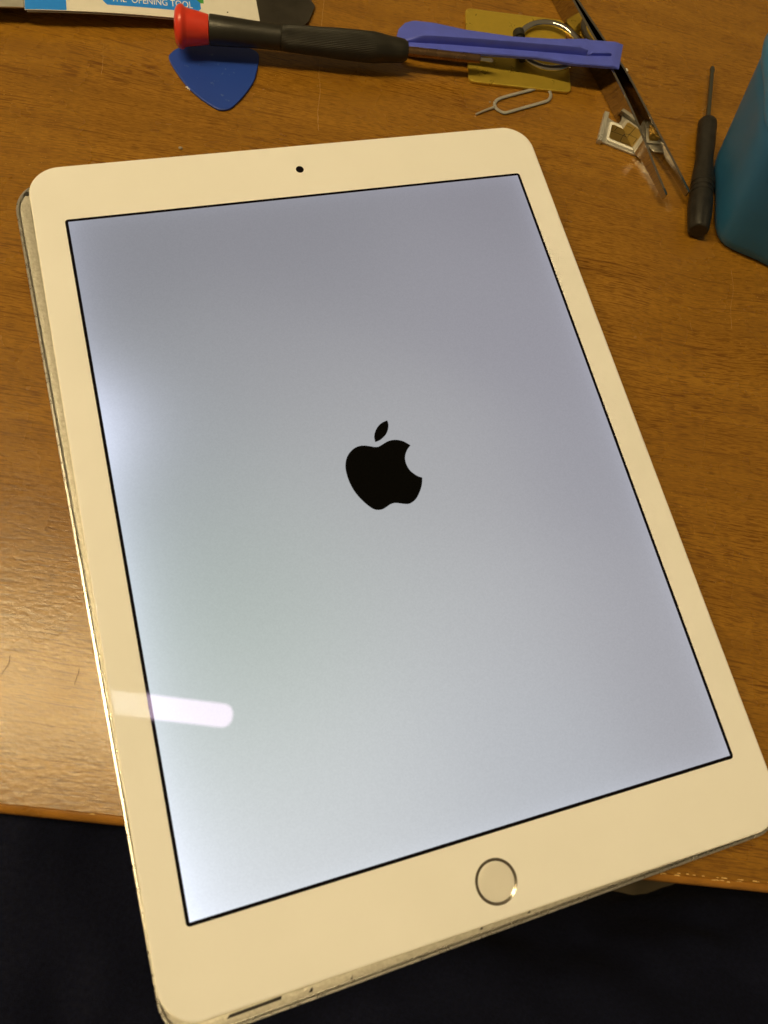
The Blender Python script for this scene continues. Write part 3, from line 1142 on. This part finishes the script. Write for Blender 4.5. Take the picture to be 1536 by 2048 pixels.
# ------------------------------------------------------------------ seated person below the edge
pe = thing('person', 'seated person in dark navy trousers, legs spread under the table edge', 'person', (0, -0.42, -0.75))
legs = [[((-0.02, -0.40, -0.24), 0.13), ((0.00, -0.275, -0.21), 0.118), ((0.15, -0.2304, -0.20), 0.107), ((0.36, -0.19, -0.20), 0.094), ((0.56, -0.158, -0.205), 0.082), ((0.62, -0.155, -0.27), 0.072), ((0.64, -0.18, -0.45), 0.064), ((0.64, -0.20, -0.69), 0.052)],
        [((-0.02, -0.40, -0.24), 0.13), ((-0.10, -0.30, -0.21), 0.118), ((-0.12, -0.15, -0.20), 0.108), ((-0.13, 0.02, -0.20), 0.096), ((-0.135, 0.13, -0.205), 0.082), ((-0.14, 0.17, -0.27), 0.072), ((-0.14, 0.15, -0.45), 0.064), ((-0.14, 0.13, -0.69), 0.052)]]
bm = bmesh.new()
off = Vector(pe.location)
for lg in legs:
    P = catmull([(*p, r_) for p, r_ in lg], 5, False)
    lo = []
    for i, p in enumerate(P):
        t = (Vector(P[min(len(P) - 1, i + 1)][:3]) - Vector(P[max(0, i - 1)][:3])).normalized()
        u = t.orthogonal().normalized() if i == 0 else (u - t * u.dot(t)).normalized()
        v = t.cross(u)
        lo.append([bm.verts.new(Vector(p[:3]) - off + (u * cos(k * pi / 12) + v * sin(k * pi / 12)) * p[3]) for k in range(24)])
    for A_, B_ in zip(lo, lo[1:]):
        for k in range(24):
            bm.faces.new((A_[k], A_[(k + 1) % 24], B_[(k + 1) % 24], B_[k]))
    bm.faces.new(lo[0][::-1])
    bm.faces.new(lo[-1])
bmesh.ops.recalc_face_normals(bm, faces=bm.faces)
me = bpy.data.meshes.new('trousers')
bm.to_mesh(me)
bm.free()
me.materials.append(MAT['cloth'])
o = bpy.data.objects.new('trousers', me)
COL.objects.link(o)
o.parent = pe
rm = o.modifiers.new('one_surface', 'REMESH')
rm.mode = 'VOXEL'
rm.voxel_size = 0.007
rm.use_smooth_shade = True
smo = o.modifiers.new('soften', 'SMOOTH')
smo.iterations = 12
smo.factor = 0.6
tx = bpy.data.textures.new('folds', 'CLOUDS')
tx.noise_scale = 0.05
dm = o.modifiers.new('folds', 'DISPLACE')
dm.texture = tx
dm.strength = 0.026
dm.mid_level = 0.5
for s in (1, -1):
    f = (0.64, -0.20) if s > 0 else (-0.14, 0.13)
    lo = []
    for i, (y, wd, h) in enumerate([(-0.07, .030, .05), (-0.04, .038, .08), (0.02, .042, .085), (0.08, .045, .06), (0.14, .042, .04), (0.18, .028, .028)]):
        lo.append([(f[0] + wd * cos(a_ * pi / 6) , f[1] + y, -0.75 + max(0.0, h * sin(a_ * pi / 6))) for a_ in range(7)])
    vs, fs = loft(lo)
    mesh('shoe', vs, fs, MAT['shoe'], pe, True)

# ------------------------------------------------------------------ ceiling tube (seen mirrored in the tablet)
ft = thing('fluorescent_tube', 'warm glowing tube lamp above the table, mirrored in the screen of the tablet', 'tube lamp', (-1.3, 0.051, 1.9))
TR = 0.0295
lathe('glass_tube', Vector((-2.5, 0.051, 1.9)), Vector((-0.092, 0.051, 1.9)), [(0, 0.016), (0.004, TR), (2.383, TR), (2.393, 0.94 * TR), (2.401, 0.75 * TR), (2.408, 0.35 * TR)], None, ft, 32)
tm = M('glowing_tube').set(Base_Color=(0.8, 0.8, 0.8))
tm.b.inputs['Emission Color'].default_value = (*TUBE_C, 1)
tm.b.inputs['Emission Strength'].default_value = TUBE_L
ft.children[0].data.materials.append(tm.m)
lathe('end_socket', Vector((-0.0915, 0.051, 1.9)), Vector((-0.06, 0.051, 1.9)), [(0, 0.012), (0.002, 0.026), (0.03, 0.026)], MAT['dark_in'], ft, 24)
